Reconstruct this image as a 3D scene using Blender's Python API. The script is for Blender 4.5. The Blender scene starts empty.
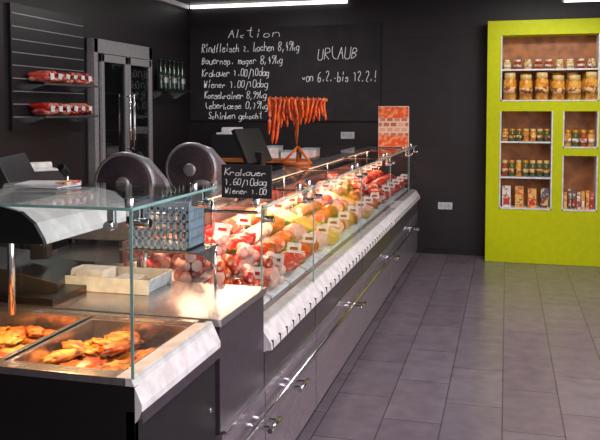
import bpy, bmesh, math, random
from mathutils import Vector, Matrix, noise
random.seed(7)
S=bpy.context.scene
S.view_settings.view_transform='Standard'
S.view_settings.look='None'

# ---------------- materials ----------------
def mat(name,col,rough=.5,metal=0,col2=None,scale=20,emit=0,bump=0,spec=.5,coat=0,detail=3,ramp=(.4,.6)):
    m=bpy.data.materials.new(name); m.use_nodes=True
    nt=m.node_tree; b=nt.nodes['Principled BSDF']
    b.inputs['Base Color'].default_value=(*col,1); b.inputs['Roughness'].default_value=rough
    b.inputs['Metallic'].default_value=metal; b.inputs['Specular IOR Level'].default_value=spec
    b.inputs['Coat Weight'].default_value=coat
    if col2 is None: col2=tuple(c*.8 for c in col)
    tc=nt.nodes.new('ShaderNodeTexCoord'); n=nt.nodes.new('ShaderNodeTexNoise')
    n.inputs['Scale'].default_value=scale; n.inputs['Detail'].default_value=detail
    nt.links.new(tc.outputs['Object'],n.inputs['Vector'])
    r=nt.nodes.new('ShaderNodeValToRGB'); r.color_ramp.elements[0].position=ramp[0]; r.color_ramp.elements[1].position=ramp[1]
    r.color_ramp.elements[0].color=(*col,1); r.color_ramp.elements[1].color=(*col2,1)
    nt.links.new(n.outputs['Fac'],r.inputs['Fac']); nt.links.new(r.outputs['Color'],b.inputs['Base Color'])
    if bump:
        bp=nt.nodes.new('ShaderNodeBump'); bp.inputs['Strength'].default_value=bump; bp.inputs['Distance'].default_value=.01
        nt.links.new(n.outputs['Fac'],bp.inputs['Height']); nt.links.new(bp.outputs['Normal'],b.inputs['Normal'])
    if emit:
        b.inputs['Emission Color'].default_value=(*col,1); b.inputs['Emission Strength'].default_value=emit
    return m
def glassmat(name,tint=(.95,.98,.97),ior=1.45,k=.75):
    m=bpy.data.materials.new(name); m.use_nodes=True; nt=m.node_tree; nt.nodes.clear()
    o=nt.nodes.new('ShaderNodeOutputMaterial'); mx=nt.nodes.new('ShaderNodeMixShader'); t=nt.nodes.new('ShaderNodeBsdfTransparent')
    g=nt.nodes.new('ShaderNodeBsdfGlossy'); f=nt.nodes.new('ShaderNodeFresnel')
    ge=nt.nodes.new('ShaderNodeNewGeometry'); mr=nt.nodes.new('ShaderNodeMapRange'); mr.inputs['To Min'].default_value=ior; mr.inputs['To Max'].default_value=1/ior
    nt.links.new(ge.outputs['Backfacing'],mr.inputs['Value']); nt.links.new(mr.outputs[0],f.inputs['IOR'])
    ml=nt.nodes.new('ShaderNodeMath'); ml.operation='MULTIPLY'; ml.inputs[1].default_value=k; nt.links.new(f.outputs[0],ml.inputs[0])
    t.inputs['Color'].default_value=(*tint,1); g.inputs['Roughness'].default_value=.01
    nt.links.new(ml.outputs[0],mx.inputs[0]); nt.links.new(t.outputs[0],mx.inputs[1]); nt.links.new(g.outputs[0],mx.inputs[2]); nt.links.new(mx.outputs[0],o.inputs[0])
    return m
def brick(name,c1,c2,mortar,w,h,rot=0,ms=.004,rough=.4,use='XY',bump=.3):
    m=bpy.data.materials.new(name); m.use_nodes=True; nt=m.node_tree; b=nt.nodes['Principled BSDF']
    tc=nt.nodes.new('ShaderNodeTexCoord'); mp=nt.nodes.new('ShaderNodeMapping')
    if use=='XZ': mp.inputs['Rotation'].default_value=(math.radians(-90),0,0)
    elif use=='YZ': mp.inputs['Rotation'].default_value=(math.radians(-90),0,math.radians(90))
    else: mp.inputs['Rotation'].default_value=(0,0,rot)
    br=nt.nodes.new('ShaderNodeTexBrick'); br.inputs['Scale'].default_value=1
    br.inputs['Brick Width'].default_value=w; br.inputs['Row Height'].default_value=h; br.inputs['Mortar Size'].default_value=ms
    br.inputs['Color1'].default_value=(*c1,1); br.inputs['Color2'].default_value=(*c2,1); br.inputs['Mortar'].default_value=(*mortar,1)
    nt.links.new(tc.outputs['Object'],mp.inputs['Vector']); nt.links.new(mp.outputs[0],br.inputs['Vector'])
    n=nt.nodes.new('ShaderNodeTexNoise'); n.inputs['Scale'].default_value=9; n.inputs['Detail'].default_value=6
    nt.links.new(tc.outputs['Object'],n.inputs['Vector'])
    mr=nt.nodes.new('ShaderNodeMapRange'); mr.inputs['To Min'].default_value=.65; mr.inputs['To Max'].default_value=1.35
    nt.links.new(n.outputs['Fac'],mr.inputs['Value'])
    mx=nt.nodes.new('ShaderNodeVectorMath'); mx.operation='SCALE'
    nt.links.new(br.outputs['Color'],mx.inputs[0]); nt.links.new(mr.outputs[0],mx.inputs['Scale'])
    nt.links.new(mx.outputs[0],b.inputs['Base Color']); b.inputs['Roughness'].default_value=rough
    bp=nt.nodes.new('ShaderNodeBump'); bp.inputs['Strength'].default_value=bump; bp.inputs['Distance'].default_value=.003; bp.invert=True
    nt.links.new(br.outputs['Fac'],bp.inputs['Height']); nt.links.new(bp.outputs[0],b.inputs['Normal'])
    return m

M={}
M['floor']=brick('floor_tiles',(.150,.120,.142),(.185,.152,.175),(.08,.066,.076),.6,.3,rot=math.radians(90),rough=.25)
M['wall']=brick('dark_wall_panels',(.012,.0085,.0105),(.015,.011,.013),(.007,.005,.006),1.2,.6,use='XZ',rough=.5)
M['wallL']=brick('dark_wall_panels_side',(.012,.0085,.0105),(.015,.011,.013),(.007,.005,.006),1.2,.6,use='YZ',rough=.5)
M['plaster']=mat('plaster',(.55,.53,.5),.8)
M['ceil']=mat('ceiling_paint',(.10,.09,.09),.8)
M['black']=mat('black_laminate',(.008,.007,.008),.35)
M['blackp']=mat('black_plastic',(.010,.010,.012),.4)
M['board']=mat('chalkboard_slate',(.012,.010,.012),.7,col2=(.020,.016,.019),scale=6)
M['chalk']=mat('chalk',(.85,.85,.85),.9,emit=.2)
M['steel']=mat('brushed_steel',(.50,.48,.49),.25,.9,scale=60)
M['satin']=mat('satin_aluminium',(.42,.41,.42),.35,.4,scale=60)
M['slic']=mat('slicer_aluminium',(.34,.33,.34),.4,.5,scale=60)
M['steeld']=mat('dark_steel',(.095,.075,.09),.3,.5,scale=50)
M['steelp']=mat('drawer_steel',(.44,.37,.42),.22,.7,scale=30)
M['chrome']=mat('chrome',(.9,.9,.9),.12,1)
M['white']=mat('white_plastic',(.82,.84,.86),.4)
M['sill']=mat('white_price_rail',(.75,.70,.69),.35)
M['grey']=mat('grey_plastic',(.40,.50,.62),.5)
M['dgrey']=mat('fridge_liner',(.09,.08,.09),.5)
M['lime']=mat('lime_lacquer',(.55,.60,.001),.5,col2=(.51,.57,.001),spec=.2)
M['wood']=mat('niche_wood',(.46,.16,.035),.5,col2=(.27,.085,.018),scale=8)
M['glass']=glassmat('clear_glass')
M['glassd']=glassmat('fridge_glass',(.4,.43,.45),1.6,1)
M['edge']=mat('glass_edge',(.25,.45,.40),.15)
M['warmlamp']=mat('warm_lamp_tube',(1,.72,.5),.5,emit=4)
M['lamp']=mat('lamp_diffuser',(1,.98,.95),.5,emit=2.5)
M['raw']=mat('raw_meat',(.50,.015,.008),.28,col2=(.80,.22,.13),scale=28,bump=.2,ramp=(.52,.7))
M['pink']=mat('pink_sausage_cut',(.80,.33,.27),.4,col2=(.85,.5,.44),scale=60)
M['pale']=mat('pale_veal_sausage',(.80,.60,.52),.35,col2=(.78,.38,.30),scale=30)
M['red']=mat('red_sausage_skin',(.55,.02,.012),.25,col2=(.30,.01,.006),scale=25)
M['orange']=mat('smoked_sausage_skin',(.78,.12,.01),.25,col2=(.48,.045,.005),scale=20)
M['fat']=mat('bacon_fat',(.78,.45,.33),.4,col2=(.62,.06,.04),scale=18,ramp=(.42,.52))
M['ham']=mat('glazed_ham',(.70,.20,.035),.3,col2=(.42,.07,.015),scale=14,bump=.3)
M['fried']=mat('breaded_crust',(.78,.36,.07),.6,col2=(.42,.12,.018),scale=30,bump=.9)
M['roast']=mat('roast_crust',(.33,.06,.012),.35,col2=(.72,.26,.05),scale=16,bump=.7)
M['cheese']=mat('cheese',(.80,.50,.09),.4)
M['green']=mat('parsley',(.03,.17,.015),.6,col2=(.08,.30,.03))
M['brownsaus']=mat('dried_sausage',(.42,.04,.03),.4,col2=(.65,.3,.2),scale=30)
M['tag']=mat('price_card',(.85,.84,.83),.5)
M['bottle']=mat('green_bottle_glass',(.01,.03,.012),.12,coat=.5)
M['jarhoney']=mat('jar_preserve',(.62,.20,.02),.15,col2=(.82,.42,.06),scale=25,coat=.3)
M['jarred']=mat('jar_red_preserve',(.40,.05,.02),.15,coat=.5)
M['jargreen']=mat('jar_green_preserve',(.08,.13,.03),.15,coat=.5)
M['label']=mat('paper_label',(.80,.50,.20),.6,col2=(.25,.06,.02),scale=22,ramp=(.49,.53))
M['labelw']=mat('pale_label',(.8,.76,.66),.6,col2=(.45,.2,.08),scale=30,ramp=(.5,.56))
M['lid']=mat('jar_lid',(.72,.36,.03),.3,.3)
M['lidw']=mat('jar_lid_pale',(.82,.58,.20),.3)
M['skin1']=mat('packet_yellow',(.80,.42,.05),.4,col2=(.6,.12,.02),scale=25,ramp=(.5,.56)); M['skin2']=mat('packet_red',(.55,.04,.03),.4,col2=(.8,.5,.2),scale=25,ramp=(.55,.6)); M['skin3']=mat('packet_dark',(.10,.06,.06),.4,col2=(.6,.5,.3),scale=25,ramp=(.55,.6))
M['pasta']=mat('dry_pasta',(.80,.42,.07),.5,col2=(.62,.28,.04),scale=40)
M['orangewood']=mat('varnished_wood',(.65,.14,.015),.4)
M['screen']=mat('screen_glass',(.02,.03,.04),.08)
M['socket']=mat('socket_white',(.6,.6,.6),.4)

# ---------------- mesh builder ----------------
class Ob:
    def __init__(s,name): s.n=name; s.bm=bmesh.new(); s.ms=[]
    def mi(s,k):
        m=M[k]
        if m not in s.ms: s.ms.append(m)
        return s.ms.index(m)
    def box(s,x0,x1,y0,y1,z0,z1,k,rot=None):
        r=bmesh.ops.create_cube(s.bm,size=1); c=Vector(((x0+x1)/2,(y0+y1)/2,(z0+z1)/2))
        for v in r['verts']:
            p=Vector((v.co.x*(x1-x0),v.co.y*(y1-y0),v.co.z*(z1-z0)))
            if rot is not None: p=rot@p
            v.co=p+c
        i=s.mi(k)
        for f in {f for v in r['verts'] for f in v.link_faces}: f.material_index=i
        return s
    def cyl(s,p0,p1,r0,k,r1=None,seg=16,smooth=True):
        p0=Vector(p0);p1=Vector(p1); r1=r0 if r1 is None else r1
        d=p1-p0; L=d.length; q=d.to_track_quat('Z','Y').to_matrix().to_4x4()
        r=bmesh.ops.create_cone(s.bm,cap_ends=True,segments=seg,radius1=r0,radius2=r1,depth=L,matrix=Matrix.Translation((p0+p1)/2)@q)
        i=s.mi(k)
        for f in {f for v in r['verts'] for f in v.link_faces}:
            f.material_index=i; f.smooth=smooth and len(f.verts)==4
        return s
    def lathe(s,o,prof,k,seg=16,mx=None):
        o=Vector(o); rings=[]; i=s.mi(k) if isinstance(k,str) else None
        for (r,z) in prof:
            ring=[]
            for a in range(seg):
                t=2*math.pi*a/seg; p=Vector((r*math.cos(t),r*math.sin(t),z))
                if mx is not None: p=mx@p
                ring.append(s.bm.verts.new(p+o))
            rings.append(ring)
        for j in range(len(rings)-1):
            kk=i if i is not None else s.mi(k[j])
            for a in range(seg):
                f=s.bm.faces.new((rings[j][a],rings[j][(a+1)%seg],rings[j+1][(a+1)%seg],rings[j+1][a])); f.material_index=kk; f.smooth=True
        f=s.bm.faces.new(rings[-1]); f.material_index=i if i is not None else s.mi(k[-1])
        f=s.bm.faces.new(rings[0][::-1]); f.material_index=i if i is not None else s.mi(k[0])
        return s
    def prism(s,pts,y0,y1,k,axis='y'):
        i=s.mi(k)
        def P(a,b,t): return (a,t,b) if axis=='y' else ((t,a,b) if axis=='x' else (a,b,t))
        A=[s.bm.verts.new(P(a,b,y0)) for a,b in pts]; B=[s.bm.verts.new(P(a,b,y1)) for a,b in pts]
        n=len(pts); fs=[s.bm.faces.new(A),s.bm.faces.new(B[::-1])]
        for j in range(n): fs.append(s.bm.faces.new((A[j],B[j],B[(j+1)%n],A[(j+1)%n])))
        for f in fs: f.material_index=i
        return s
    def tube(s,pts,rad,k,kend=None,seg=8):
        pts=[Vector(p) for p in pts]; n=len(pts); rings=[]; i=s.mi(k); ie=s.mi(kend or k)
        for j,p in enumerate(pts):
            t=(pts[min(j+1,n-1)]-pts[max(j-1,0)]).normalized()
            q=t.to_track_quat('Z','Y'); r=rad[j] if isinstance(rad,(list,tuple)) else rad
            rings.append([s.bm.verts.new(p+q@Vector((r*math.cos(2*math.pi*a/seg),r*math.sin(2*math.pi*a/seg),0))) for a in range(seg)])
        for j in range(n-1):
            for a in range(seg):
                f=s.bm.faces.new((rings[j][a],rings[j][(a+1)%seg],rings[j+1][(a+1)%seg],rings[j+1][a])); f.material_index=i; f.smooth=True
        f=s.bm.faces.new(rings[0][::-1]); f.material_index=ie
        f=s.bm.faces.new(rings[-1]); f.material_index=ie
        return s
    def sausage(s,c,L,r,ang,k,bend=.15,tilt=0,kend=None,cut=False,seg=8):
        c=Vector(c); d=Vector((math.cos(ang)*math.cos(tilt),math.sin(ang)*math.cos(tilt),math.sin(tilt))); sd=Vector((-math.sin(ang),math.cos(ang),0))
        N=8; pts=[];rd=[]
        for j in range(N+1):
            t=j/N*2-1
            pts.append(c+d*(t*L/2)+sd*(bend*L*(1-t*t)*.5))
            rd.append(r*(1 if (cut and t>0) else max(.3,(1-abs(t)**6*.75))))
        s.tube(pts,rd,k,kend,seg)
    def blob(s,c,sz,k,amp=.15,fr=2.5,seed=0,rz=0,sub=3,R=None):
        r=bmesh.ops.create_icosphere(s.bm,subdivisions=sub,radius=1); i=s.mi(k); R=R or Matrix.Rotation(rz,3,'Z')
        for v in r['verts']:
            n=noise.noise(v.co*fr+Vector((seed*3.1,seed*1.7,seed)))
            p=v.co*(1+amp*n*2); v.co=R@Vector((p.x*sz[0],p.y*sz[1],p.z*sz[2]))+Vector(c)
        for f in {f for v in r['verts'] for f in v.link_faces}: f.material_index=i; f.smooth=True
    def done(s,bevel=0,parent=None):
        bmesh.ops.recalc_face_normals(s.bm,faces=s.bm.faces)
        vs=s.bm.verts; mn=Vector([min(v.co[i] for v in vs) for i in range(3)]); mxx=Vector([max(v.co[i] for v in vs) for i in range(3)])
        c=Vector(((mn.x+mxx.x)/2,(mn.y+mxx.y)/2,mn.z))
        if not(s.n.startswith('wall_') and s.n!='wall_socket' or s.n in('floor','ceiling')):
            for v in vs: v.co-=c
        else: c=Vector((0,0,0))
        me=bpy.data.meshes.new(s.n); s.bm.to_mesh(me); s.bm.free()
        for m in s.ms: me.materials.append(m)
        o=bpy.data.objects.new(s.n,me); o.location=c; S.collection.objects.link(o)
        if bevel:
            b=o.modifiers.new('bevel','BEVEL'); b.width=bevel; b.segments=2; b.limit_method='ANGLE'; b.angle_limit=math.radians(50); b.harden_normals=False
        return o

# ---------------- room ----------------
XL,XR,YB,YF,ZC=-3.7,3.0,8.6,-2.5,2.85
o=Ob('floor'); o.box(XL-.1,XR+.1,YF-.1,YB+.1,-.1,0,'floor'); o.done()
o=Ob('ceiling'); o.box(XL-.1,XR+.1,YF-.1,YB+.1,ZC,ZC+.1,'ceil'); o.done()
o=Ob('wall_back'); o.box(XL-.1,XR+.1,YB,YB+.1,0,ZC,'wall'); o.done()
o=Ob('wall_left'); o.box(XL-.1,XL,YF,YB,0,ZC,'wallL'); o.done()
o=Ob('wall_front'); o.box(XL,XR,YF-.1,YF,0,ZC,'plaster'); o.done()
o=Ob('wall_right'); o.box(XR,XR+.1,YF,YB,0,.5,'plaster'); o.box(XR,XR+.1,YF,YB,2.5,ZC,'plaster'); o.box(XR,XR+.1,YF,-1.5,.5,2.5,'plaster'); o.box(XR,XR+.1,5.5,YB,.5,2.5,'plaster'); o.done()
o=Ob('window_1'); 
for y in (-1.5,.8,3.15,5.44): o.box(XR+.02,XR+.08,y,y+.06,.5,2.5,'blackp')
o.box(XR+.02,XR+.08,-1.5,5.5,.5,.56,'blackp'); o.box(XR+.02,XR+.08,-1.5,5.5,2.44,2.5,'blackp'); o.box(XR+.045,XR+.05,-1.5,5.5,.56,2.44,'glass'); o.done()
o=Ob('baseboard_back'); o.box(-.86,-.23,YB-.015,YB-.001,0,.06,'blackp'); o.done()
o=Ob('trim_1'); o.box(-3.64,-1.75,YB-.05,YB-.002,2.80,2.835,'lamp'); o.done()
o=Ob('trim_2'); o.box(XL+.002,XL+.05,5.5,YB-.06,2.79,2.84,'white'); o.done()
o=Ob('pendant_strip_lamp'); o.box(.48,1.65,7.5,7.62,2.60,2.66,'white'); o.box(.50,1.63,7.515,7.605,2.595,2.602,'lamp'); o.box(.50,1.63,7.495,7.502,2.61,2.65,'lamp')
for x in (.65,1.45): o.cyl((x,7.56,2.66),(x,7.56,2.85),.005,'chrome',seg=8)
o.done(.004)

# ---------------- chalkboard ----------------
cb=Ob('chalkboard'); cb.box(-3.66,-1.37,YB-.03,YB-.002,1.47,2.56,'board')
cbo=cb.done(.004)
G={'A':"022842 1535",'B':"02083847460535443302",'K':"0208 480542",'L':"080242",'R':"02083847460542",'U':"080312324348",'W':"0812263248",'S':"47381807153543321203",
'a':"45150403123243 4542",'b':"0802 0415354443321203",'c':"4435150403123243",'d':"4842 4332120304153544",'e':"044435150403123243",'f':"48382722 1535",'g':"4435150403123243 45413010",
'h':"0802 0415354442",'i':"2522 2628",'k':"0802 440342",'l':"2822",'m':"0502 04152422 24354442",'n':"0502 0415354442",'o':"150403123243443515",'p':"0500 0415354443321203",
'r':"0502 04153544",'s':"443515043443321203",'t':"28233242 0636",'u':"0503123243 4542",'v':"052245",'w':"0512243245",'z':"05450242",
'0':"180703123243473818",'1':"062822",'2':"07183847460242",'3':"0718384746252535444332 1203",'4':"280444 3632",'5':"480805354443321203",'6':"380703123243443504",'7':"084812",
'8':"180706154443321203041546473818",'9':"46060718384746 4612",'.':"2223",',':"2311",'/':"1048",'-':"1434",'!':"2428 2223"}
def newcurve(nm,bd):
    cu=bpy.data.curves.new(nm,'CURVE'); cu.dimensions='3D'; cu.bevel_depth=bd; cu.bevel_resolution=1; cu.use_fill_caps=True; cu.materials.append(M['chalk']); return cu
cu=newcurve('chalk_writing',.0037)
def write(txt,x0,x1,z,h,cu=cu,y=YB-.032,jit=1):
    adv=(x1-x0)/len(txt); sx=adv/5.4; sz=h/6
    for n,ch in enumerate(txt):
        if ch not in G: continue
        jz=random.uniform(-.007,.007)*jit; js=random.uniform(.85,1.15)
        for st in G[ch].split():
            pt=[(int(st[i]),int(st[i+1])-2) for i in range(0,len(st)-1,2)]
            if len(pt)<2: continue
            if len(pt)==2: pt=[pt[0],((pt[0][0]+pt[1][0])/2,(pt[0][1]+pt[1][1])/2),pt[1]]
            sp=cu.splines.new('NURBS'); sp.points.add(len(pt)-1)
            for i,(a,b) in enumerate(pt):
                a2=a+b*.18+random.uniform(-.2,.2)
                sp.points[i].co=(x0+n*adv+a2*sx*js,y,z+jz+b*sz*js,1)
            sp.order_u=2 if ch in 'AKRUW' else 3; sp.use_endpoint_u=True
def zz(v): return 1.6-(v-110)*.0119
for t,a,b,v,h in [("Aktion",-3.17,-2.52,39,.10),("Rindfleisch z. kochen 8,49kg",-3.5,-2.3,53,.10),("Bauernsp. mager 8,49kg",-3.5,-2.5,65,.09),
    ("Krakauer 1.00/10dag",-3.5,-2.66,77,.09),("Wiener 1.00/10dag",-3.48,-2.68,88,.085),("Kaesekrainer 8,99kg",-3.47,-2.7,99,.08),("Leberkaese 0,79kg",-3.46,-2.68,109,.08),("Schinken gekocht",-3.42,-2.75,119,.075)]:
    write(t,a,b,zz(v),h)
write("URLAUB",-2.09,-1.62,1.6+50*.0114,.13); write("von 6.2.-bis 12.2.!",-2.27,-1.4,1.6+28*.0114,.12)
cuo=bpy.data.objects.new('chalk_writing',cu); S.collection.objects.link(cuo)
cuo.parent=cbo; cuo.location=-cbo.location

# ---------------- lime cabinet ----------------
YC=8.3
o=Ob('shelving_cabinet')
def lp(x0,x1,z0,z1): o.box(x0,x1,YC,YC+.28,z0,z1,'lime')
lp(-.2,-.063,0.002,2.52); lp(.9,1.04,0.002,2.52); lp(-.063,.9,2.37,2.52); lp(-.063,.9,1.585,1.69); lp(.46,.56,.565,1.585); lp(.56,.9,1.13,1.21); lp(-.063,.9,.002,.565)
o.box(-.063,.9,YC+.26,YC+.28,.565,2.37,'wood')
def niche(x0,x1,z0,z1,sh):
    t=.012; y0,y1=YC-.004,YC+.26
    o.box(x0,x0+t,y0,y1,z0,z1,'white'); o.box(x1-t,x1,y0,y1,z0,z1,'white'); o.box(x0,x1,y0,y1,z0,z0+t,'white')
    for s in sh: o.box(x0+t,x1-t,y0+.02,y1,s-.015,s,'white')
niche(-.063,.9,1.69,2.37,[2.02]); niche(-.063,.46,.565,1.585,[1.27,.90]); niche(.56,.9,1.21,1.585,[]); niche(.56,.9,.565,1.13,[])
o.done()
def jar(o,x,y,z,r,h,k,lid='lid',lab='label'):
    o.lathe((x,y,z),[(r*.9,0),(r,h*.05),(r,h*.25),(r*1.01,h*.25),(r*1.01,h*.48),(r,h*.48),(r,h*.72),(r*.8,h*.80),(r*.86,h*.81),(r*.86,h),],
            [k,k,lab,lab,lab,k,k,lid,lid,lid],seg=14)
o=Ob('preserve_jar_collection')
random.seed(3)
for i in range(6):
    jar(o,.03+i*.155,YC+.18,1.703,.062,.28,random.choice(['jarhoney','pasta']),random.choice(['lidw','lid']),'pasta')
for i in range(6):
    jar(o,.03+i*.16,YC+.07,1.703,.066,random.choice([.25,.28,.26]),random.choice(['jarhoney','jarhoney','pasta','jarhoney']),random.choice(['lidw','lid','lidw']))
for i in range(9): jar(o,.0+i*.104,YC+.1,2.021,.038,.10,random.choice(['label','jarred','lidw']),'labelw','labelw')
for i in range(7): jar(o,-.01+i*.07,YC+.1,1.271,.031,.13,random.choice(['jargreen','jarred','jarhoney','jargreen']),random.choice(['lid','lidw']))
for i in range(4): jar(o,.615+i*.076,YC+.1,1.223,.035,.17,random.choice(['jarred','jarhoney','jargreen']),'lid','labelw')
for i in range(7): jar(o,-.01+i*.07,YC+.1,.901,.031,.17,random.choice(['jargreen','jarred','jarhoney','jargreen']),random.choice(['lid','lidw']))
o.done()
o=Ob('food_packet_collection')
for x0,x1,n,zb,hh in ((.01,.40,4,.578,.21),(.60,.86,7,.578,.19)):
    for i in range(n):
        x=x0+(x1-x0)*i/(n-1); w=(x1-x0)/n*.44; h=hh*random.uniform(.85,1.08); y=YC+.09+random.uniform(0,.03)
        k=random.choice(['skin1','skin2','skin3','labelw','skin1','pasta'])
        o.prism([(y-.03,zb),(y+.03,zb),(y+.026,zb+h*.5),(y+.004,zb+h),(y-.004,zb+h),(y-.026,zb+h*.5)],x-w,x+w,k,axis='x')
        o.box(x-w*.7,x+w*.7,y-.034,y-.0295,zb+h*.12,zb+h*.45,random.choice(['label','skin2','tag']))
o.done()

# ---------------- wall sockets ----------------
def sock(x,z,n):
    o=Ob('wall_socket'); 
    for i in range(n):
        o.box(x+i*.08,x+i*.08+.076,YB-.012,YB-.001,z,z+.078,'socket'); o.cyl((x+i*.08+.038,YB-.016,z+.039),(x+i*.08+.038,YB-.010,z+.039),.022,'grey')
    o.done(.002)
sock(-1.82,1.27,2); sock(-.72,.5,2)

# ---------------- refrigerated display counter ----------------
XF=-.9; Y0,Y1=2.82,8.15
J=[2.82,3.65,4.95,6.25,7.5,8.15]
o=Ob('refrigerated_display_counter')
o.box(-1.9,-.98,2.34,Y1,0,.10,'black')
o.box(-1.9,-.93,2.34,Y1,.10,.60,'black')
ys=[2.34]+J
for a,b in zip(ys[:-1],ys[1:]):
    o.box(-.929,-.895,a+.006,b-.006,.12,.52,'steelp')
    if a>2.5: o.box(-.929,-.90,a+.006,b-.006,.53,.66,'steeld')
for a,b in zip(J[:-1],J[1:]):
    o.prism([(-.97,.60),(-.895,.66),(-.87,.665),(-.872,.69),(-.915,.755),(-.97,.765)],a+.002,b-.002,'sill')
    n=int((b-a)/.1)
    for i in range(n): o.box(-.892,-.868,a+.02+i*.1,a+.025+i*.1,.665,.70,'steeld')
o.prism([(-.96,.60),(-.96,.765),(-1.52,.935),(-1.52,.60)],Y0,Y1,'steel')
o.box(-1.9,-1.52,2.34,Y1,.60,.94,'black'); o.box(-1.95,-1.50,Y0,Y1,.94,.975,'steel')
o.box(-1.52,-1.505,Y0,Y1,.975,1.06,'steeld')
# mid service block
o.box(-1.52,-.931,2.34,Y0-.004,.60,.889,'black'); o.box(-.930,XF,2.34,Y0-.006,.53,.889,'steeld')
o.box(-1.95,XF+.01,2.33,Y0-.004,.89,.915,'steel')
for a,b in zip(J[:-1],J[1:]):
    o.box(-.914,-.908,a+.004,b-.004,.75,1.215,'glass')
    o.box(-.9145,-.9075,a+.004,b-.004,1.213,1.217,'edge')
    o.box(-1.46,-.905,a+.004,b-.004,1.222,1.230,'glass')
    o.box(-.9055,-.904,a+.004,b-.004,1.222,1.230,'edge')
    o.box(-.9145,-.9075,a+.0025,a+.004,.75,1.215,'edge')
for y in (Y0,Y1-.008): o.box(-1.46,-.914,y,y+.006,.94 if y==Y0 else .78,1.215,'glass')
for y in J:
    yy=min(max(y,Y0+.02),Y1-.02)
    o.cyl((-1.44,yy,.93),(-1.44,yy,1.222),.011,'chrome'); o.cyl((-1.44,yy,1.20),(-.93,yy,1.20),.007,'chrome',seg=8)
    for dy in (-.09,.09):
        if Y0<y+dy<Y1:
            o.cyl((-.93,y+dy,1.165),(-.885,y+dy,1.165),.014,'chrome'); o.box(-.935,-.92,y+dy-.015,y+dy+.015,1.15,1.222,'chrome')
            o.cyl((-.96,y+dy,1.21),(-.96,y+dy,1.245),.014,'chrome')
o.box(-1.42,-1.34,Y0+.03,Y1-.03,1.185,1.212,'satin'); o.cyl((-1.38,Y0+.05,1.178),(-1.38,Y1-.05,1.178),.012,'warmlamp',seg=8)
o.cyl((-.86,2.36,.455),(-.86,Y1-.02,.455),.011,'chrome',seg=10)
for y in (2.63,3.05,4.4,5.9,7.4):
    for dy in (-.035,.035):
        o.cyl((-.90,y+dy,.455),(-.80,y+dy,.455),.010,'chrome',seg=10)
    o.cyl((-.80,y-.06,.455),(-.80,y+.06,.455),.011,'chrome',seg=10)
o.box(-.9,-.885,2.36,Y1-.02,.52,.532,'steel')
o.done(.002)

# ---------------- hot food counter ----------------
HY0,HY1=1.75,2.31
o=Ob('heated_food_display_case')
o.box(-1.95,-.93,HY0+.02,HY1,0,.80,'black'); 
o.box(-.93,-.905,HY0,HY1,.02,.83,'black')
o.box(-1.95,-.905,HY0,HY0+.02,.02,.895,'black')
o.box(-1.95,-.93,HY0,HY0+.05,.895,.915,'steel'); o.box(-1.95,-.93,HY1-.03,HY1,.80,.915,'steel')
o.prism([(-.96,.80),(-.905,.80),(-.885,.83),(-.885,.85),(-.915,.915),(-.96,.915)],HY0+.001,HY1-.001,'sill')
o.box(-.886,-.884,HY0,HY1,.80,.832,'steeld')
o.box(-1.95,-1.72,HY0+.05,HY1-.03,.80,.915,'steel')
def pan(x0,x1,y0,y1,z0,z1):
    t=.004
    o.box(x0,x1,y0,y1,z0,z0+t,'steel'); o.box(x0,x0+t,y0,y1,z0,z1,'steel'); o.box(x1-t,x1,y0,y1,z0,z1,'steel'); o.box(x0,x1,y0,y0+t,z0,z1,'steel'); o.box(x0,x1,y1-t,y1,z0,z1,'steel')
    o.box(x0-.012,x0,y0-.012,y1+.012,z1-.004,z1,'steel'); o.box(x1,x1+.012,y0-.012,y1+.012,z1-.004,z1,'steel'); o.box(x0,x1,y0-.012,y0,z1-.004,z1,'steel'); o.box(x0,x1,y1,y1+.012,z1-.004,z1,'steel')
pan(-1.705,-1.35,HY0+.065,HY1-.045,.81,.91); pan(-1.32,-.975,HY0+.065,HY1-.045,.81,.905)
zt=1.355
o.box(-.912,-.906,HY0,HY1,.90,zt-.01,'glass'); o.box(-1.62,-.912,HY0,HY0+.006,.915,zt-.01,'glass'); o.box(-1.62,-.912,HY1-.006,HY1,.915,zt-.01,'glass')
o.box(-1.62,-.90,HY0-.01,HY1+.01,zt-.008,zt,'glass')
o.box(-1.62,-.90,HY0-.012,HY0-.010,zt-.008,zt,'edge'); o.box(-.90,-.898,HY0-.01,HY1+.01,zt-.008,zt,'edge')
o.box(-.9135,-.9045,HY0-.0015,HY0+.0005,.915,zt-.01,'edge')
for y in (HY0+.07,HY1-.06):
    o.cyl((-.93,y,zt-.05),(-.89,y,zt-.05),.013,'chrome'); o.cyl((-.95,y,zt-.015),(-.95,y,zt+.014),.013,'chrome'); o.box(-.955,-.915,y-.01,y+.01,zt-.06,zt-.01,'chrome')
o.cyl((-.97,HY0-.01,zt-.05),(-.97,HY0+.02,zt-.05),.013,'chrome'); o.box(-.98,-.96,HY0+.006,HY0+.02,zt-.06,zt-.01,'chrome')
hp=[(-1.17,1.245),(-1.175,1.26),(-1.20,1.30),(-1.24,1.33),(-1.30,1.343),(-1.58,1.343),(-1.60,1.30),(-1.60,1.24),(-1.55,1.235),(-1.52,1.30),(-1.28,1.30),(-1.22,1.26),(-1.19,1.24)]
o.prism(hp,HY0+.03,HY1-.03,'sill'); o.prism([(a,b) for a,b in hp[:8]],HY0+.015,HY0+.03,'blackp'); o.prism([(a,b) for a,b in hp[:8]],HY1-.03,HY1-.015,'blackp')
o.cyl((-1.32,HY0+.05,1.275),(-1.32,HY1-.05,1.275),.012,'warmlamp',seg=10)
for y in (HY0+.1,HY1-.1): o.cyl((-1.59,y,.915),(-1.59,y,1.25),.012,'chrome')
for z in (.36,.5,.64): o.cyl((-.905,HY1-.05,z),(-.899,HY1-.05,z),.008,'chrome')
o.done(.002)
random.seed(11)
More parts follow.
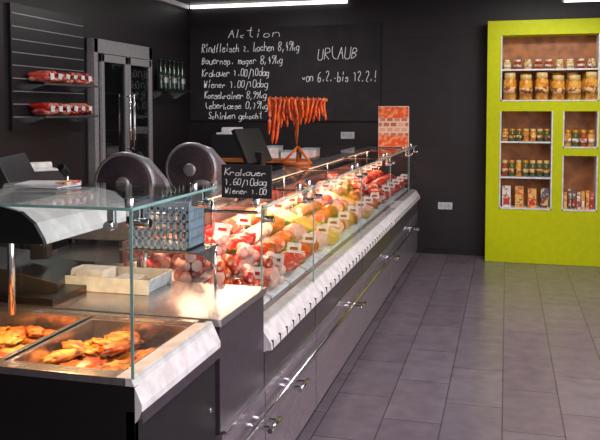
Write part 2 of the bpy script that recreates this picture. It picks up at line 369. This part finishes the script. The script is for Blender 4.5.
for (xa,xb,num,sd) in ((-1.27,-1.03,30,0),(-1.65,-1.41,28,60)):
    o=Ob('breaded_meat_portions')
    for i in range(num):
        x=random.uniform(xa,xb); y=HY0+.115+random.random()*.34
        R=Matrix.Rotation(random.uniform(0,3),3,'Z')@Matrix.Rotation(random.uniform(-.35,.35),3,'X')
        o.blob((x,y,.836+.0017*i),(random.uniform(.045,.062),random.uniform(.03,.042),.013),random.choice(['fried','fried','roast','fried','roast','ham']),amp=.28,fr=3.2,seed=i+sd,R=R)
    o.done()
o=Ob('paper_sheet_stack')
for i in range(3):
    o.box(-1.50,-1.33,2.10+.004*i,2.22+.004*i,1.357+i*.004,1.360+i*.004,'tag',rot=Matrix.Rotation(.15*i-.1,3,'Z'))
o.box(-1.36,-1.32,2.12,2.2,1.368,1.374,'skin2'); o.done()

# ---------------- meat in cold case ----------------
def zd(x): return .765+(-.96-x)/.56*.17
random.seed(21)
ys=Y0+.05; n=0
kinds=['saus','white','raw','slice','ham','cheese','slice','ham','slice','cheese','ham','saus','raw','slice','raw','raw','raw']
nm={'saus':'sausage_tray','white':'veal_sausage_tray','raw':'fresh_meat_tray','ham':'glazed_ham_tray','slice':'cold_cut_tray','cheese':'cheese_tray'}
while ys<Y1-.35:
    w=.30; k=kinds[n%len(kinds)]; n+=1
    yc=ys+w/2
    q=Ob(nm[k])
    for (xa,xb) in ((-1.22,-.98),(-1.49,-1.24)):
        za,zb=zd(xa)+.004,zd(xb)+.004
        q.prism([(xa,za),(xb,zb),(xb,zb+.012),(xa,za+.012)],ys+.012,ys+w-.012,'white')
        q.prism([(xa,za+.012),(xa+.008,za+.010),(xa+.008,za+.035),(xa,za+.037)],ys+.012,ys+w-.012,'white')
    for row in range(4):
        x=-1.03-row*.13; z0=zd(x)+.02
        if k in('saus','white'):
            for lay in range(3):
                for i in range(5-lay):
                    y=ys+.055+ i*.048+lay*.022
                    col=random.choice(['red','orange','red','pink','raw']) if k=='saus' else random.choice(['pale','red','pink','pale'])
                    q.sausage((x+random.uniform(-.02,.02),y,z0+.028+lay*.042),random.uniform(.12,.16),.025,random.uniform(-.35,.35)-1.1,col,bend=random.uniform(-.2,.2),kend='pale',cut=random.random()<.35,seg=10)
        elif k=='raw':
            for i in range(6):
                R=Matrix.Rotation(random.uniform(-.4,.4),3,'Z')@Matrix.Rotation(random.uniform(.5,.9),3,'X')
                q.blob((x,ys+.055+i*.038,z0+.055),(.066,.048,.016),random.choice(['raw','raw','red','fat']),amp=.18,seed=n*20+row*5+i,R=R,sub=3)
        elif k=='ham':
            R=Matrix.Rotation(random.uniform(-.3,.3),3,'Z')
            kk=random.choice(['ham','roast','pink'])
            q.blob((x,ys+.13,z0+.055),(.060,.100,.052),kk,amp=.09,seed=n*20+row*5,sub=3,R=R)
            for i in range(3):
                R=Matrix.Rotation(random.uniform(.9,1.1),3,'X'); q.blob((x,ys+.225-i*.008,z0+.045),(.05,.042,.004),random.choice(['pink','fat']),amp=.06,seed=i,R=R,sub=2)
        elif k=='cheese':
            for i in range(3):
                y=ys+.035+i*.08
                q.prism([(x-.055,z0),(x+.055,z0),(x+.055,z0+.045),(x-.055,z0+.09)],y,y+.07,random.choice(['cheese','cheese','pale']))
        else:
            kk=random.choice([('pink','red'),('fat','ham'),('pale','pink'),('raw','fat')])
            for i in range(11):
                a=random.uniform(.75,.95); c=Vector((x+random.uniform(-.006,.006),ys+.045+i*.021,z0+.052)); d=Vector((0,-math.cos(a)*.6-.35,math.sin(a)))*.0035
                q.cyl(c-d,c+d,.052,kk[i%2],seg=16)
    for j in range(2):
        xx=(-1.0,-1.26)[j]; z=zd(xx)+.10+.05*(j)
        R=Matrix.Rotation(math.radians(-20),3,'X')@Matrix.Rotation(random.uniform(-.3,.5),3,'Z')
        q.box(xx-.035,xx+.035,yc-.001,yc+.001,z+.02,z+.07,'tag',rot=R); q.box(xx-.02,xx+.02,yc-.003,yc-.002,z+.035,z+.05,'red',rot=R); q.cyl((xx,yc,z-.08),(xx,yc,z+.03),.002,'chrome',seg=6)
    for g in range(26):
        y=ys+w-.025; xx=random.uniform(-1.45,-1.0); zz0=zd(xx)+.03
        q.blob((xx,y+random.uniform(-.01,.01),zz0+random.uniform(0,.05)),(.018,.01,.016),'green',amp=.6,fr=4,seed=g,sub=1)
    ys+=w; q.done()

# ---------------- small slate added on the glass top, echoing the chalkboard writing ----------------
sx0,sx1,sy,sz=-1.15,-.93,3.02,1.232
sg=Ob('added_slate'); sg.box(sx0,sx1,sy,sy+.008,sz,sz+.14,'board')
for x in (sx0+.03,sx1-.03): sg.prism([(sy+.008,sz),(sy+.05,sz),(sy+.008,sz+.06)],x-.003,x+.003,'blackp',axis='x')
sgo=sg.done(.002)
c2=newcurve('slate_writing',.0012)
write("Krakauer",sx0+.015,sx1-.02,sz+.095,.026,c2,sy-.001,.2); write("1.60/10dag",sx0+.015,sx1-.02,sz+.055,.026,c2,sy-.001,.2); write("Wiener 1.00",sx0+.015,sx1-.02,sz+.018,.024,c2,sy-.001,.2)
c2o=bpy.data.objects.new('slate_writing',c2); S.collection.objects.link(c2o); c2o.parent=sgo; c2o.location=-sgo.location

# ---------------- things on service block ----------------
o=Ob('food_storage_tray'); tx=.06; y0=2.57; y1=2.77
o.box(-1.70+tx,-1.34+tx,y0+.01,y1-.01,.916,.922,'white')
o.prism([(-1.70+tx,.922),(-1.72+tx,.972),(-1.714+tx,.972),(-1.694+tx,.922)],y0,y1,'white'); o.prism([(-1.34+tx,.922),(-1.32+tx,.972),(-1.326+tx,.972),(-1.346+tx,.922)],y0,y1,'white')
o.box(-1.715+tx,-1.325+tx,y0-.005,y0+.002,.916,.972,'white'); o.box(-1.715+tx,-1.325+tx,y1-.002,y1+.005,.916,.972,'white'); o.box(-1.60,-1.48,y0+.05,y1-.05,.923,.985,'tag'); o.box(-1.44,-1.34,y0+.04,y1-.06,.923,.96,'white')
o.done(.002)
o=Ob('steel_shelf_riser'); o.box(-1.40,-1.08,2.60,2.80,1.070,1.078,'steel')
for x in (-1.395,-1.095):
    for y in (2.79,): o.cyl((x+.005,y,.916),(x+.005,y,1.072),.007,'chrome',seg=10)
o.prism([(2.80,1.07),(2.62,1.07),(2.80,.99)],-1.394,-1.388,'steel',axis='x'); o.prism([(2.80,1.07),(2.62,1.07),(2.80,.99)],-1.094,-1.088,'steel',axis='x'); o.done()
def crate(name,x0,x1,y0,y1,z0,z1,k):
    o=Ob(name); o.box(x0,x1,y0,y1,z0,z0+.006,k)
    nv=9; nh=5
    for y in (y0,y1-.005):
        for i in range(nv+1):
            x=x0+(x1-x0-.008)*i/nv; o.box(x,x+.008,y,y+.005,z0,z1,k)
        for i in range(nh+1):
            z=z0+(z1-z0-.008)*i/nh; o.box(x0,x1,y,y+.005,z,z+.008,k)
    for x in (x0,x1-.005):
        for i in range(nv+1):
            y=y0+(y1-y0-.008)*i/nv; o.box(x,x+.005,y,y+.008,z0,z1,k)
        for i in range(nh+1):
            z=z0+(z1-z0-.008)*i/nh; o.box(x,x+.005,y0,y1,z,z+.008,k)
    o.box(x0-.01,x1+.01,y0-.01,y0,z1-.02,z1,k); o.box(x0-.01,x1+.01,y1,y1+.01,z1-.02,z1,k)
    return o.done()
crate('plastic_basket',-1.37,-1.13,2.62,2.78,1.080,1.26,'grey')

# ---------------- slicers ----------------
def slicer(x,y,z,s,ang):
    o=Ob('meat_slicer')
    o.prism([(-.26,0.03),(.26,.03),(.26,.09),(.20,.13),(-.22,.13),(-.26,.10)],-.17,.17,'slic')
    for a in (-.2,.2):
        for b in (-.12,.12): o.cyl((a,b,0),(a,b,.035),.022,'blackp')
    o.lathe((.10,.08,.13),[(.10,0),(.11,.04),(.10,.10),(.06,.14),(.02,.15)],'slic',seg=20)
    A=Matrix.Rotation(math.radians(90),3,'X')
    o.lathe((.03,.02,.30),[(.05,-.03),(.160,-.03),(.170,-.01),(.170,.012),(.16,.022),(.15,.018)],'slic',seg=40,mx=A)
    o.lathe((.03,.02,.30),[(.152,.014),(.150,.022),(.10,.028),(.04,.032),(.035,.045),(.01,.046)],['steeld','steeld','steeld','slic','slic','slic'],seg=40,mx=A)
    o.prism([(.06,.10),(.30,.10),(.31,.16),(.24,.32),(.14,.43),(.06,.455)],.045,.10,'slic')
    o.box(-.27,-.02,-.15,-.13,.14,.16,'slic'); o.prism([(-.28,.16),(-.05,.14),(-.05,.155),(-.28,.30)],-.16,-.05,'slic')
    o.cyl((-.24,-.10,.14),(-.24,-.10,.36),.012,'chrome'); o.cyl((-.24,-.10,.36),(-.24,-.16,.40),.02,'blackp')
    o.box(.16,.24,-.14,.0,.13,.20,'slic'); o.cyl((.2,-.14,.16),(.2,-.17,.16),.028,'blackp')
    M4=Matrix.Translation((x,y,z))@Matrix.Rotation(ang,4,'Z')@Matrix.Scale(s,4)
    bmesh.ops.transform(o.bm,matrix=M4,verts=o.bm.verts)
    o.done(.003)
slicer(-1.78,3.30,.977,.90,math.radians(4)); slicer(-1.78,4.10,.977,.93,math.radians(0))

def pos(name,x,y,z,s,ang,tilt=25):
    o=Ob(name)
    o.prism([(-.18,0),(.16,0),(.16,.05),(-.02,.10),(-.18,.12)],-.17,.17,'blackp',axis='x')
    o.box(-.03,.03,.04,.10,.10,.30,'blackp')
    R=Matrix.Rotation(math.radians(tilt),3,'X')
    o.box(-.17,.17,.0,.03,.22,.46,'blackp',rot=R); o.box(-.15,.15,-.004,.002,.245,.435,'screen',rot=R)
    for i in range(6):
        for j in range(3): o.box(-.13+i*.045,-.10+i*.045,-.14+j*.04,-.11+j*.04,.06,.085,'grey')
    bmesh.ops.transform(o.bm,matrix=Matrix.Translation((x,y,z))@Matrix.Rotation(ang,4,'Z')@Matrix.Scale(s,4),verts=o.bm.verts)
    o.done(.003)
pos('cash_register',-1.76,5.20,.977,1.08,math.radians(-100)); pos('cash_register',-1.80,2.56,.917,1.12,math.radians(-70))

# back counters
o=Ob('work_counter'); o.box(XL+.02,-3.05,3.4,6.1,0.08,.90,'black'); o.box(XL+.01,-3.02,3.38,6.12,.90,.94,'blackp'); o.box(XL+.05,-3.1,3.45,6.05,0,.08,'blackp')
for i in range(3): o.box(-3.05,-3.035,3.5+i*.85,4.3+i*.85,.15,.86,'blackp'); o.cyl((-3.02,3.8+i*.85,.78),(-3.02,4.0+i*.85,.78),.006,'chrome',seg=8)
o.done(.003)
o=Ob('work_counter'); o.box(-3.3,-1.98,8.05,8.58,.08,1.02,'black'); o.box(-3.3,-1.96,8.02,8.58,1.02,1.06,'wood'); o.box(-3.25,-2.0,8.1,8.5,0,.08,'blackp'); o.done(.003)
o=Ob('storage_box_set')
for x,w,h,k in ((-2.78,.16,.09,'white'),(-2.60,.15,.12,'tag'),(-2.42,.18,.07,'white'),(-2.18,.16,.10,'sill')):
    o.box(x,x+w,8.2,8.4,1.061,1.061+h,k); o.box(x-.005,x+w+.005,8.195,8.405,1.061+h,1.061+h+.015,'grey')
o.done(.004)
def printer(x,y,z,a,s):
    o=Ob('label_printer'); o.prism([(-.18,0),(.16,0),(.16,.12),(.05,.24),(-.18,.26)],-.2,.2,'blackp',axis='x'); o.box(-.16,.16,-.12,.1,.26,.28,'white'); o.cyl((-.12,0,.30),(.12,0,.30),.04,'tag'); o.box(-.1,-.02,-.165,-.155,.15,.2,'cheese'); o.box(.02,.08,-.175,-.16,.15,.2,'green')
    bmesh.ops.transform(o.bm,matrix=Matrix.Translation((x,y,z))@Matrix.Rotation(a,4,'Z')@Matrix.Scale(s,4),verts=o.bm.verts); o.done(.003)
printer(-3.03,8.32,1.061,.1,1.0); printer(-3.35,5.0,.941,.9,.8)
o=Ob('bowl_cutter_machine'); 
o.lathe((-3.35,4.2,.941),[(.16,0),(.17,.02),(.15,.12),(.20,.16),(.22,.24),(.215,.25),(.19,.18),(.02,.17)],'blackp',seg=28)
o.blob((-3.35,4.22,1.20),(.14,.18,.11),'blackp',amp=.02,sub=3); o.box(-3.28,-3.24,3.98,4.02,.99,1.06,'chrome'); o.cyl((-3.2,4.2,1.2),(-3.12,4.2,1.26),.02,'chrome'); o.done()

# ---------------- slat wall with shelves ----------------
o=Ob('slatwall_shelf_panel')
o.box(XL+.001,XL+.03,5.15,6.2,1.44,2.42,'blackp')
for i,z in enumerate((2.34,2.24,2.14,2.04,1.94,1.84,1.74,1.64,1.54)):
    o.box(XL+.03,XL+.036,5.16,6.19,z,z+.007,'satin')
for z in (1.80,1.54):
    o.box(XL+.03,XL+.22,5.3,6.1,z,z+.008,'glass'); o.box(XL+.215,XL+.225,5.3,6.1,z-.006,z+.012,'steel')
    for y in (5.35,6.05): o.prism([(XL+.03,z),(XL+.21,z),(XL+.03,z-.05)],y,y+.005,'chrome')
o.done()
o=Ob('dried_sausage_packs')
random.seed(5)
for z in (1.81,1.55):
    for i in range(34):
        y=5.36+(i%17)*.043; o.sausage((XL+.12,y,z+.022+(i//17)*.04+random.uniform(0,.025)),.17,.021,random.uniform(-.4,.4),random.choice(['brownsaus','brownsaus','red','fat']),bend=.1,kend='fat')
    for i in range(6): o.box(XL+.205,XL+.21,5.40+i*.115,5.45+i*.115,z+.03+random.uniform(0,.02),z+.08,'tag',rot=Matrix.Rotation(random.uniform(-.3,.3),3,'X'))
o.done()
# fridge
o=Ob('glass_door_refrigerator')
x0,x1=XL+.001,XL+.09; a,b=6.28,7.46
o.box(x0,x0+.02,a,b,.05,2.25,'dgrey')
for (p,q) in ((a,a+.07),(b-.07,b)): o.box(x0,x1,p,q,.05,2.25,'satin')
o.box(x0,x1,a,b,2.12,2.25,'satin'); o.box(x0,x1,a,b,.05,.2,'satin')
mid=(a+b)/2
for (p,q) in ((a+.08,mid-.005),(mid+.005,b-.08)):
    o.box(x1,x1+.03,p,p+.05,.2,2.11,'satin'); o.box(x1,x1+.03,q-.05,q,.2,2.11,'satin'); o.box(x1,x1+.03,p,q,2.04,2.11,'satin'); o.box(x1,x1+.03,p,q,.2,.28,'satin')
    o.box(x1+.01,x1+.016,p+.05,q-.05,.28,2.04,'glassd')
    for z in (.6,1.0,1.4,1.75): o.box(x0+.02,x1-.005,p,q,z,z+.01,'satin')
for y in (mid-.045,mid+.045):
    o.cyl((x1+.07,y,1.2),(x1+.07,y,1.75),.011,'chrome'); 
    for z in (1.22,1.73): o.cyl((x1+.03,y,z),(x1+.07,y,z),.008,'chrome')
for i in range(4): o.cyl((x0+.04,a+.1+i*.3,0),(x0+.04,a+.1+i*.3,.05),.02,'blackp')
o.done(.003)
o=Ob('bottle_shelf'); o.box(XL+.001,XL+.16,7.6,8.35,1.80,1.82,'blackp'); o.prism([(XL+.001,1.8),(XL+.14,1.8),(XL+.001,1.72)],7.7,7.71,'chrome'); o.prism([(XL+.001,1.8),(XL+.14,1.8),(XL+.001,1.72)],8.24,8.25,'chrome'); o.done()
o=Ob('wine_bottle_row')
for i in range(6): o.lathe((XL+.08,7.68+i*.115,1.821),[(.036,0),(.038,.01),(.038,.07),(.0385,.075),(.0385,.13),(.038,.135),(.038,.19),(.015,.24),(.013,.31),(.016,.312),(.016,.33)],['bottle','bottle','bottle','satin' if i%2 else 'bottle','bottle','bottle','bottle','bottle','bottle','bottle','bottle'],seg=14)
o.done()

# ---------------- sausage rack ----------------
o=Ob('hanging_sausage_stand'); bx,by,bz=-1.36,5.02,1.231
o.cyl((bx,by,bz),(bx,by,bz+.02),.09,'orangewood'); o.tube([(bx,by,bz+.02),(bx-.01,by,bz+.2),(bx+.01,by,bz+.45)],[.014,.012,.011],'orangewood')
for s in (-1,1): o.cyl((bx+s*.10,by-.03,bz+.008),(bx,by,bz+.12),.009,'orangewood')
P0=Vector((bx-.18,by-.10,bz+.44)); P1=Vector((bx+.18,by+.10,bz+.435))
o.cyl(P0,P1,.010,'orangewood')
random.seed(9)
for i in range(11):
    p=P0.lerp(P1,(i+.4)/11); L=.22-.007*i if i>1 else .31
    for sgn in (-1,1):
        q=p+Vector((.0,sgn*.022,0)); pts=[];rd=[]
        for j in range(9):
            t=j/8; pts.append(q+Vector((.012*math.sin(t*3+i),sgn*(.012+.012*math.sin(t*3)),.012-t*L*(.9+.1*sgn)))); rd.append(.0115*(1-abs(2*t-1)**8*.7))
        o.tube(pts,rd,'orange',seg=8)
    o.tube([p+Vector((0,-.025,.008)),p+Vector((0,0,.016)),p+Vector((0,.025,.008))],.004,'orange')
o.done()
# ---------------- poster on counter ----------------
def postermat():
    m=bpy.data.materials.new('poster_print'); m.use_nodes=True; nt=m.node_tree; b=nt.nodes['Principled BSDF']
    tc=nt.nodes.new('ShaderNodeTexCoord'); v=nt.nodes.new('ShaderNodeTexBrick'); v.inputs['Scale'].default_value=1; v.inputs['Brick Width'].default_value=.07; v.inputs['Row Height'].default_value=.05; v.inputs['Mortar Size'].default_value=.008
    v.inputs['Color1'].default_value=(.75,.45,.3,1); v.inputs['Color2'].default_value=(.4,.10,.05,1); v.inputs['Mortar'].default_value=(.85,.6,.42,1)
    mp=nt.nodes.new('ShaderNodeMapping'); mp.inputs['Rotation'].default_value=(math.radians(-90),0,0)
    sp=nt.nodes.new('ShaderNodeSeparateXYZ'); nt.links.new(tc.outputs['Object'],sp.inputs[0]); nt.links.new(tc.outputs['Object'],mp.inputs['Vector']); nt.links.new(mp.outputs[0],v.inputs['Vector'])
    r=nt.nodes.new('ShaderNodeValToRGB'); r.color_ramp.interpolation='CONSTANT'
    els=[(0,(1,1,1)),(.30,(0,0,0)),(.72,(1,1,1))]
    while len(r.color_ramp.elements)<3: r.color_ramp.elements.new(.5)
    for e,(p,c) in zip(r.color_ramp.elements,els): e.position=p; e.color=(*c,1)
    d=nt.nodes.new('ShaderNodeMath'); d.operation='MULTIPLY'; d.inputs[1].default_value=2.5; nt.links.new(sp.outputs['Z'],d.inputs[0]); nt.links.new(d.outputs[0],r.inputs['Fac'])
    n=nt.nodes.new('ShaderNodeTexNoise'); n.inputs['Scale'].default_value=25; nt.links.new(tc.outputs['Object'],n.inputs['Vector'])
    r2=nt.nodes.new('ShaderNodeValToRGB'); r2.color_ramp.elements[0].position=.48; r2.color_ramp.elements[1].position=.6; r2.color_ramp.elements[0].color=(.78,.09,.02,1); r2.color_ramp.elements[1].color=(.85,.35,.12,1); nt.links.new(n.outputs['Fac'],r2.inputs['Fac'])
    mx=nt.nodes.new('ShaderNodeMix'); mx.data_type='RGBA'; nt.links.new(r.outputs['Color'],mx.inputs[0]); nt.links.new(v.outputs['Color'],mx.inputs[6]); nt.links.new(r2.outputs['Color'],mx.inputs[7])
    nt.links.new(mx.outputs[2],b.inputs['Base Color']); b.inputs['Roughness'].default_value=.5
    return m
M['poster']=postermat()
o=Ob('advertising_poster_stand'); o.box(-1.21,-.92,7.50,7.506,1.24,1.63,'poster'); o.box(-1.215,-.915,7.506,7.512,1.235,1.635,'tag'); o.box(-1.22,-.91,7.46,7.56,1.231,1.237,'glass'); o.done()

# ---------------- lights ----------------
def area(name,loc,rot,sx,sy,e,col=(1,1,1)):
    l=bpy.data.lights.new(name,'AREA'); l.shape='RECTANGLE'; l.size=sx; l.size_y=sy; l.energy=e; l.color=col
    ob=bpy.data.objects.new(name,l); ob.location=loc; ob.rotation_euler=[math.radians(a) for a in rot]; S.collection.objects.link(ob)
for i,y in enumerate((1.0,3.6,6.2)):
    o=Ob('ceiling_panel_lamp'); o.box(.4,.7,y-.6,y+.6,ZC-.04,ZC-.001,'white'); o.done()
    area('ceiling_lamp_light',(.55,y,ZC-.05),(0,0,0),.28,1.15,(54,46,40)[i],(1,.93,.96))
for i,y in enumerate((4.5,7.0)):
    o=Ob('ceiling_panel_lamp'); o.box(-2.6,-2.3,y-.6,y+.6,ZC-.04,ZC-.001,'white'); o.done()
    area('ceiling_lamp_light',(-2.45,y,ZC-.05),(0,0,0),.28,1.15,18,(1,.95,.93))
area('window_daylight',(XR-.03,2.0,1.5),(0,90,0),1.8,6.5,135,(.98,.93,1))
area('case_light',(-1.36,(Y0+Y1)/2,1.165),(0,14,0),.06,Y1-Y0-.1,76,(1,.52,.33))
area('hot_case_light',(-1.32,(HY0+HY1)/2,1.255),(0,10,0),.06,.42,9,(1,.50,.20))
area('cabinet_light',(.42,7.7,2.55),(35,0,0),1.0,.06,5,(1,.97,.9))
w=bpy.data.worlds.new('World'); S.world=w; w.use_nodes=True; w.node_tree.nodes['Background'].inputs[0].default_value=(.6,.7,.8,1); w.node_tree.nodes['Background'].inputs[1].default_value=.6

# ---------------- camera ----------------
c=bpy.data.cameras.new('camera'); co=bpy.data.objects.new('camera',c); S.collection.objects.link(co); S.camera=co
co.location=(0,0,1.6); co.rotation_euler=(math.radians(87),0,math.radians(15)); c.sensor_width=36; c.lens=46.2; c.shift_y=-.1165; c.clip_start=.05
